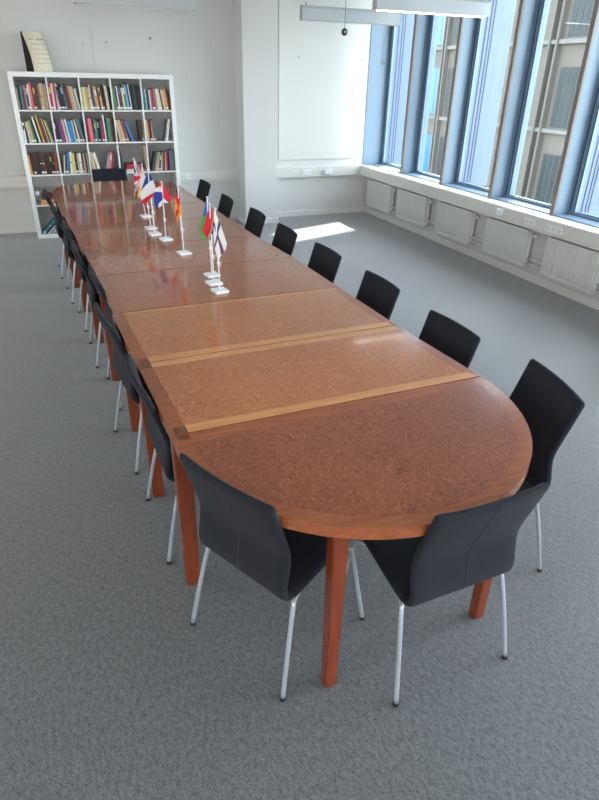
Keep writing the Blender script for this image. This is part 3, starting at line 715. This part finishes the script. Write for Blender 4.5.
# ---------------------------------------------------------------- flags on the table
CR = Vector((math.cos(R(-21.6)), math.sin(R(-21.6)), 0)); CF = Vector((-CR.y, CR.x, 0))
def flag_cloth(pole_t, corners, colour, mats, folds=0.012, nf=2.0, depth=0.0, nu=34, nv=24, phase=0.0, mid=None):
    """corners hoist-top, fly-top, fly-bottom, hoist-bottom as (sideways, height); cloth waves towards and away"""
    bm = bmesh.new(); A, Bc, Cc, Dc = [Vector(c) for c in corners]; g = []
    for j in range(nv+1):
        v = j/nv; row = []
        for i in range(nu+1):
            u = i/nu
            p = (A*(1-u)+Bc*u)*(1-v)+(Dc*(1-u)+Cc*u)*v
            if mid: p = p+Vector(mid)*(math.sin(math.pi*u)*math.sin(math.pi*(0.25+0.5*v)))
            dz = folds*math.sin(nf*2*math.pi*(u*0.7+v*0.45)+phase)*min(1, u*3+0.15)+depth*u
            w_ = CR*(p.x+0.004*math.sin(5*u+9*v)*u)+CF*dz+Vector((0, 0, p.y))
            row.append(bm.verts.new(w_))
        g.append(row)
    for j in range(nv):
        for i in range(nu):
            f = bm.faces.new((g[j][i], g[j+1][i], g[j+1][i+1], g[j][i+1])); f.smooth = True
            f.material_index = colour((i+0.5)/nu, (j+0.5)/nv)
    return link('flag_cloth', bm, mats, pole_t)
fm = lambda n, c: mat('flag_'+n, srgb(*c), 0.75, noise=0.03, nscale=300)
F_blue = fm('blue', (36, 62, 150)); F_red = fm('red', (214, 34, 56)); F_white = fm('white', (232, 232, 236)); F_black = fm('black', (26, 24, 26))
F_gold = fm('gold', (240, 150, 40)); F_yel = fm('yellow', (240, 196, 50)); F_green = fm('green', (40, 176, 84)); F_sky = fm('sky', (44, 118, 196)); F_navy = fm('navy', (30, 70, 150)); F_orr = fm('wheel_red', (206, 52, 40))
def uj(u, v):
    x = u-0.5; y = (v-0.5)
    if abs(y) < 0.1 or abs(x) < 0.07: return 1
    if abs(y) < 0.17 or abs(x) < 0.12: return 2
    d = abs(abs(x)-abs(y))
    if d < 0.045: return 1
    if d < 0.12: return 2
    return 0
def sweden_finn(u, v):
    x = abs(u-0.38); y = abs(v-0.5)
    if x < 0.05 or y < 0.08: return 0
    if x < 0.085 or y < 0.13: return 1
    return 2
def sami(u, v):
    r = math.hypot((u-0.40)*1.3, (v-0.5))
    if 0.22 < r < 0.28: return 3 if u < 0.40 else 0
    if u < 0.36: return 0
    if u < 0.42: return 1
    if u < 0.48: return 2
    return 3
def roma(u, v):
    r = math.hypot((u-0.5)*1.5, v-0.5)
    if 0.17 < r < 0.22: return 2
    return 0 if v < 0.5 else 1
FL = [
 ('table_flag', (0.990, -2.734), 0.478, [(-0.055, 0.465), (0.014, 0.375), (-0.022, 0.30), (-0.085, 0.16)], uj, [F_navy, F_red, F_white], (0.012, 0.002), 'desk flag with red, white and blue crosses, farthest flag on the table', 0.02, 1.2, -0.055),
 ('table_flag', (0.956, -3.210), 0.490, [(-0.022, 0.485), (0.018, 0.40), (-0.050, 0.20), (-0.066, 0.29)], lambda u, v: (2 if v > 0.85 and u > 0.7 else (0 if u*0.6-v*0.4 < 0.16 else 1)), [F_yel, F_white, F_navy], (-0.02, 0.0), 'yellow, white and blue desk flag second farthest from the camera', 0.018, 1.2, -0.022),
 ('table_flag', (0.952, -3.425), 0.480, [(-0.008, 0.475), (0.052, 0.345), (-0.056, 0.215), (-0.088, 0.300)], lambda u, v: fr(u, v), [F_blue, F_white, F_red], (0.0, 0.0), 'blue, white and red desk flag hanging with red lowest', 0.010, 1.0, -0.008),
 ('table_flag', (1.004, -3.610), 0.418, None, None, None, None, 'red, white and blue desk flag folded in two beside the pole', 0.01, 1.0, 0.004),
 ('table_flag', (1.050, -4.047), 0.462, [(-0.012, 0.462), (0.010, 0.31), (-0.036, 0.195), (-0.036, 0.37)], lambda u, v: ger(u, v), [F_black, F_red, F_gold], (0.0, 0.0), 'black, red and gold desk flag standing alone in the middle', 0.012, 1.2, -0.010),
 ('table_flag', (1.107, -4.615), 0.476, [(-0.010, 0.462), (-0.004, 0.36), (-0.034, 0.20), (-0.066, 0.275)], lambda u, v: rom2(u, v), [F_sky, F_green, F_orr], (0.01, 0.0), 'blue and green desk flag, rearmost of the three clustered flags', 0.012, 1.2, -0.006),
 ('table_flag', (1.078, -4.778), 0.468, [(-0.001, 0.46), (0.024, 0.36), (-0.004, 0.25), (-0.056, 0.318)], lambda u, v: sam2(u, v), [F_red, F_green, F_yel, F_blue], (0.0, 0.0), 'red and blue desk flag with thin yellow line, middle of three clustered flags', 0.012, 1.2, -0.002),
 ('table_flag', (1.073, -4.935), 0.470, [(-0.012, 0.466), (0.058, 0.285), (-0.003, 0.172), (-0.022, 0.32)], sweden_finn, [F_navy, F_yel, F_white], (0.0, 0.0), 'white desk flag with yellow-edged blue cross, nearest the camera', 0.007, 1.0, -0.006),
]
def fr(u, v):                       # bands run along the hoist and hang downwards
    s = u*0.72+v*0.42
    return 0 if s < 0.36 else (1 if s < 0.78 else 2)
def ger(u, v):
    s = u*0.55+v*0.75
    return 0 if s < 0.36 else (1 if s < 0.66 and u < 0.75 else (2 if not (u > 0.55 and 0.45 < v < 0.95 and u < 0.8) else 1))
def rom2(u, v):
    s = u*0.30+v*0.80
    return 0 if s < 0.40 else 1
def sam2(u, v):
    s = u
    if u > 0.80: return 3
    if u > 0.74: return 2
    if u > 0.70: return 1
    return 0
for n_, (x, y), ph, cor, cf, ms, mid, lab, folds, nf, tx in FL:
    t = thing(n_, lab, 'flag', (x, y, TZ+0.0009), 0, 'small flags on white stands along the table')
    bm = bmesh.new(); vs = box(bm, -0.042, 0.042, -0.042, 0.042, 0, 0.015, bev=0.003)
    b_ = link('base', bm, M_white, t); b_.rotation_euler = (0, 0, R(10))
    bm = bmesh.new(); top = CR*tx+Vector((0, 0, ph))
    tube(bm, [(0, 0, 0.013), tuple(top*0.5), tuple(top)], [0.0042, 0.0038, 0.0032], 8); link('pole', bm, M_white, t)
    bm = bmesh.new(); bmesh.ops.create_uvsphere(bm, u_segments=10, v_segments=8, radius=0.006, matrix=Matrix.Translation(top)); link('finial', bm, M_white, t)
    bm = bmesh.new(); c_ = top*0.36; tube(bm, [c_+Vector((0, 0, -0.012)), c_, c_+Vector((0, 0, 0.012))], [0.005, 0.008, 0.005], 8)
    tube(bm, smooth_path([c_, c_+CR*0.014+Vector((0, 0, 0.006)), c_+CR*0.010+Vector((0, 0, -0.018)), c_]), 0.0015, 6); link('cord_knot', bm, M_white, t)
    if cor:
        flag_cloth(t, cor, cf, ms, folds, nf, -0.01, mid=mid if mid and any(mid) else None)
    else:
        # left fold: red tip, white, blue with white; right fold: red triangle
        flag_cloth(t, [(0.004, 0.425), (0.005, 0.262), (-0.060, 0.222), (-0.055, 0.36)], lambda u, v: (0 if u+v*0.25 < 0.20 else (1 if u+v*0.4 < 0.48 else (2 if (u < 0.80 or v > 0.55) else 1))), [F_red, F_white, F_blue], 0.010, 1.0, -0.015)
        flag_cloth(t, [(0.006, 0.40), (0.071, 0.292), (0.03, 0.268), (0.006, 0.275)], lambda u, v: 0 if v < 0.78 else 1, [F_red, F_white], 0.006, 1.0, 0.02, nu=20, nv=16)

# ---------------------------------------------------------------- pendant lamps
def lamp(x0, x1, y, z, lit, label):
    t = thing('pendant_lamp', label, 'lamp', ((x0+x1)/2, y, z), 0, 'long pendant lamps below the ceiling'); L = (x1-x0)/2
    bm = bmesh.new()
    pr = [(-0.042, 0.0), (0.042, 0.0), (0.034, 0.115), (0.022, 0.14), (-0.022, 0.14), (-0.034, 0.115)]
    a = [bm.verts.new((-L, p, q)) for p, q in pr]; b = [bm.verts.new((L, p, q)) for p, q in pr]
    bm.faces.new(a); bm.faces.new(list(reversed(b)))
    for i in range(6): bm.faces.new((a[i], b[i], b[(i+1) % 6], a[(i+1) % 6]))
    bmesh.ops.recalc_face_normals(bm, faces=bm.faces)
    bmesh.ops.bevel(bm, geom=list(bm.edges), offset=0.003, segments=1, affect='EDGES')
    link('housing', bm, M_lamp, t)
    link('diffuser', B(-L+0.03, L-0.03, -0.024, 0.024, -0.006, 0.0015, bev=0.002), M_lampon if lit else M_lampoff, t)
    for s in (-1, 1):
        bm = bmesh.new(); tube(bm, [(s*(L-0.06), 0, 0.138), (s*(L-0.06), 0, 0.165), (s*(L-0.06), 0, 0.17)], [0.010, 0.007, 0.003], 8); h_ = link('hanger', bm, M_wire, t)
        bm = bmesh.new(); tube(bm, [(s*(L-0.06), 0, 0.15), (s*(L-0.06), 0, ZC-z)], 0.0018, 6); link('wire', bm, M_wire, h_)
lamp(3.13, 4.37, -0.95, 2.415, False, 'unlit pendant lamp near the corner, behind the hanging ball')
lamp(3.30, 4.56, -2.37, 2.42, True, 'lit pendant lamp at the top right beside the windows')
lamp(0.76, 1.99, -0.80, 2.455, False, 'pale pendant lamp above the bookcase at the top left')
t = thing('ceiling_sensor', 'small dark ball hanging on a thin cable in front of the lamp', 'sensor', (3.5, -1.32, 2.30))
bm = bmesh.new(); bmesh.ops.create_uvsphere(bm, u_segments=20, v_segments=14, radius=0.036)
for v in bm.verts: v.co.y *= 0.7
link('ball', bm, mat('dark_metal', srgb(58, 52, 50), 0.3, 0.4), t)
bm = bmesh.new(); bmesh.ops.create_uvsphere(bm, u_segments=14, v_segments=10, radius=0.015, matrix=Matrix.Translation((-0.008, -0.021, 0))); link('lens', bm, M_chrome, t)
bm = bmesh.new(); tube(bm, [(0, 0, 0.034), (0, 0, ZC-2.30)], 0.003, 6); link('cable', bm, M_wire, t)
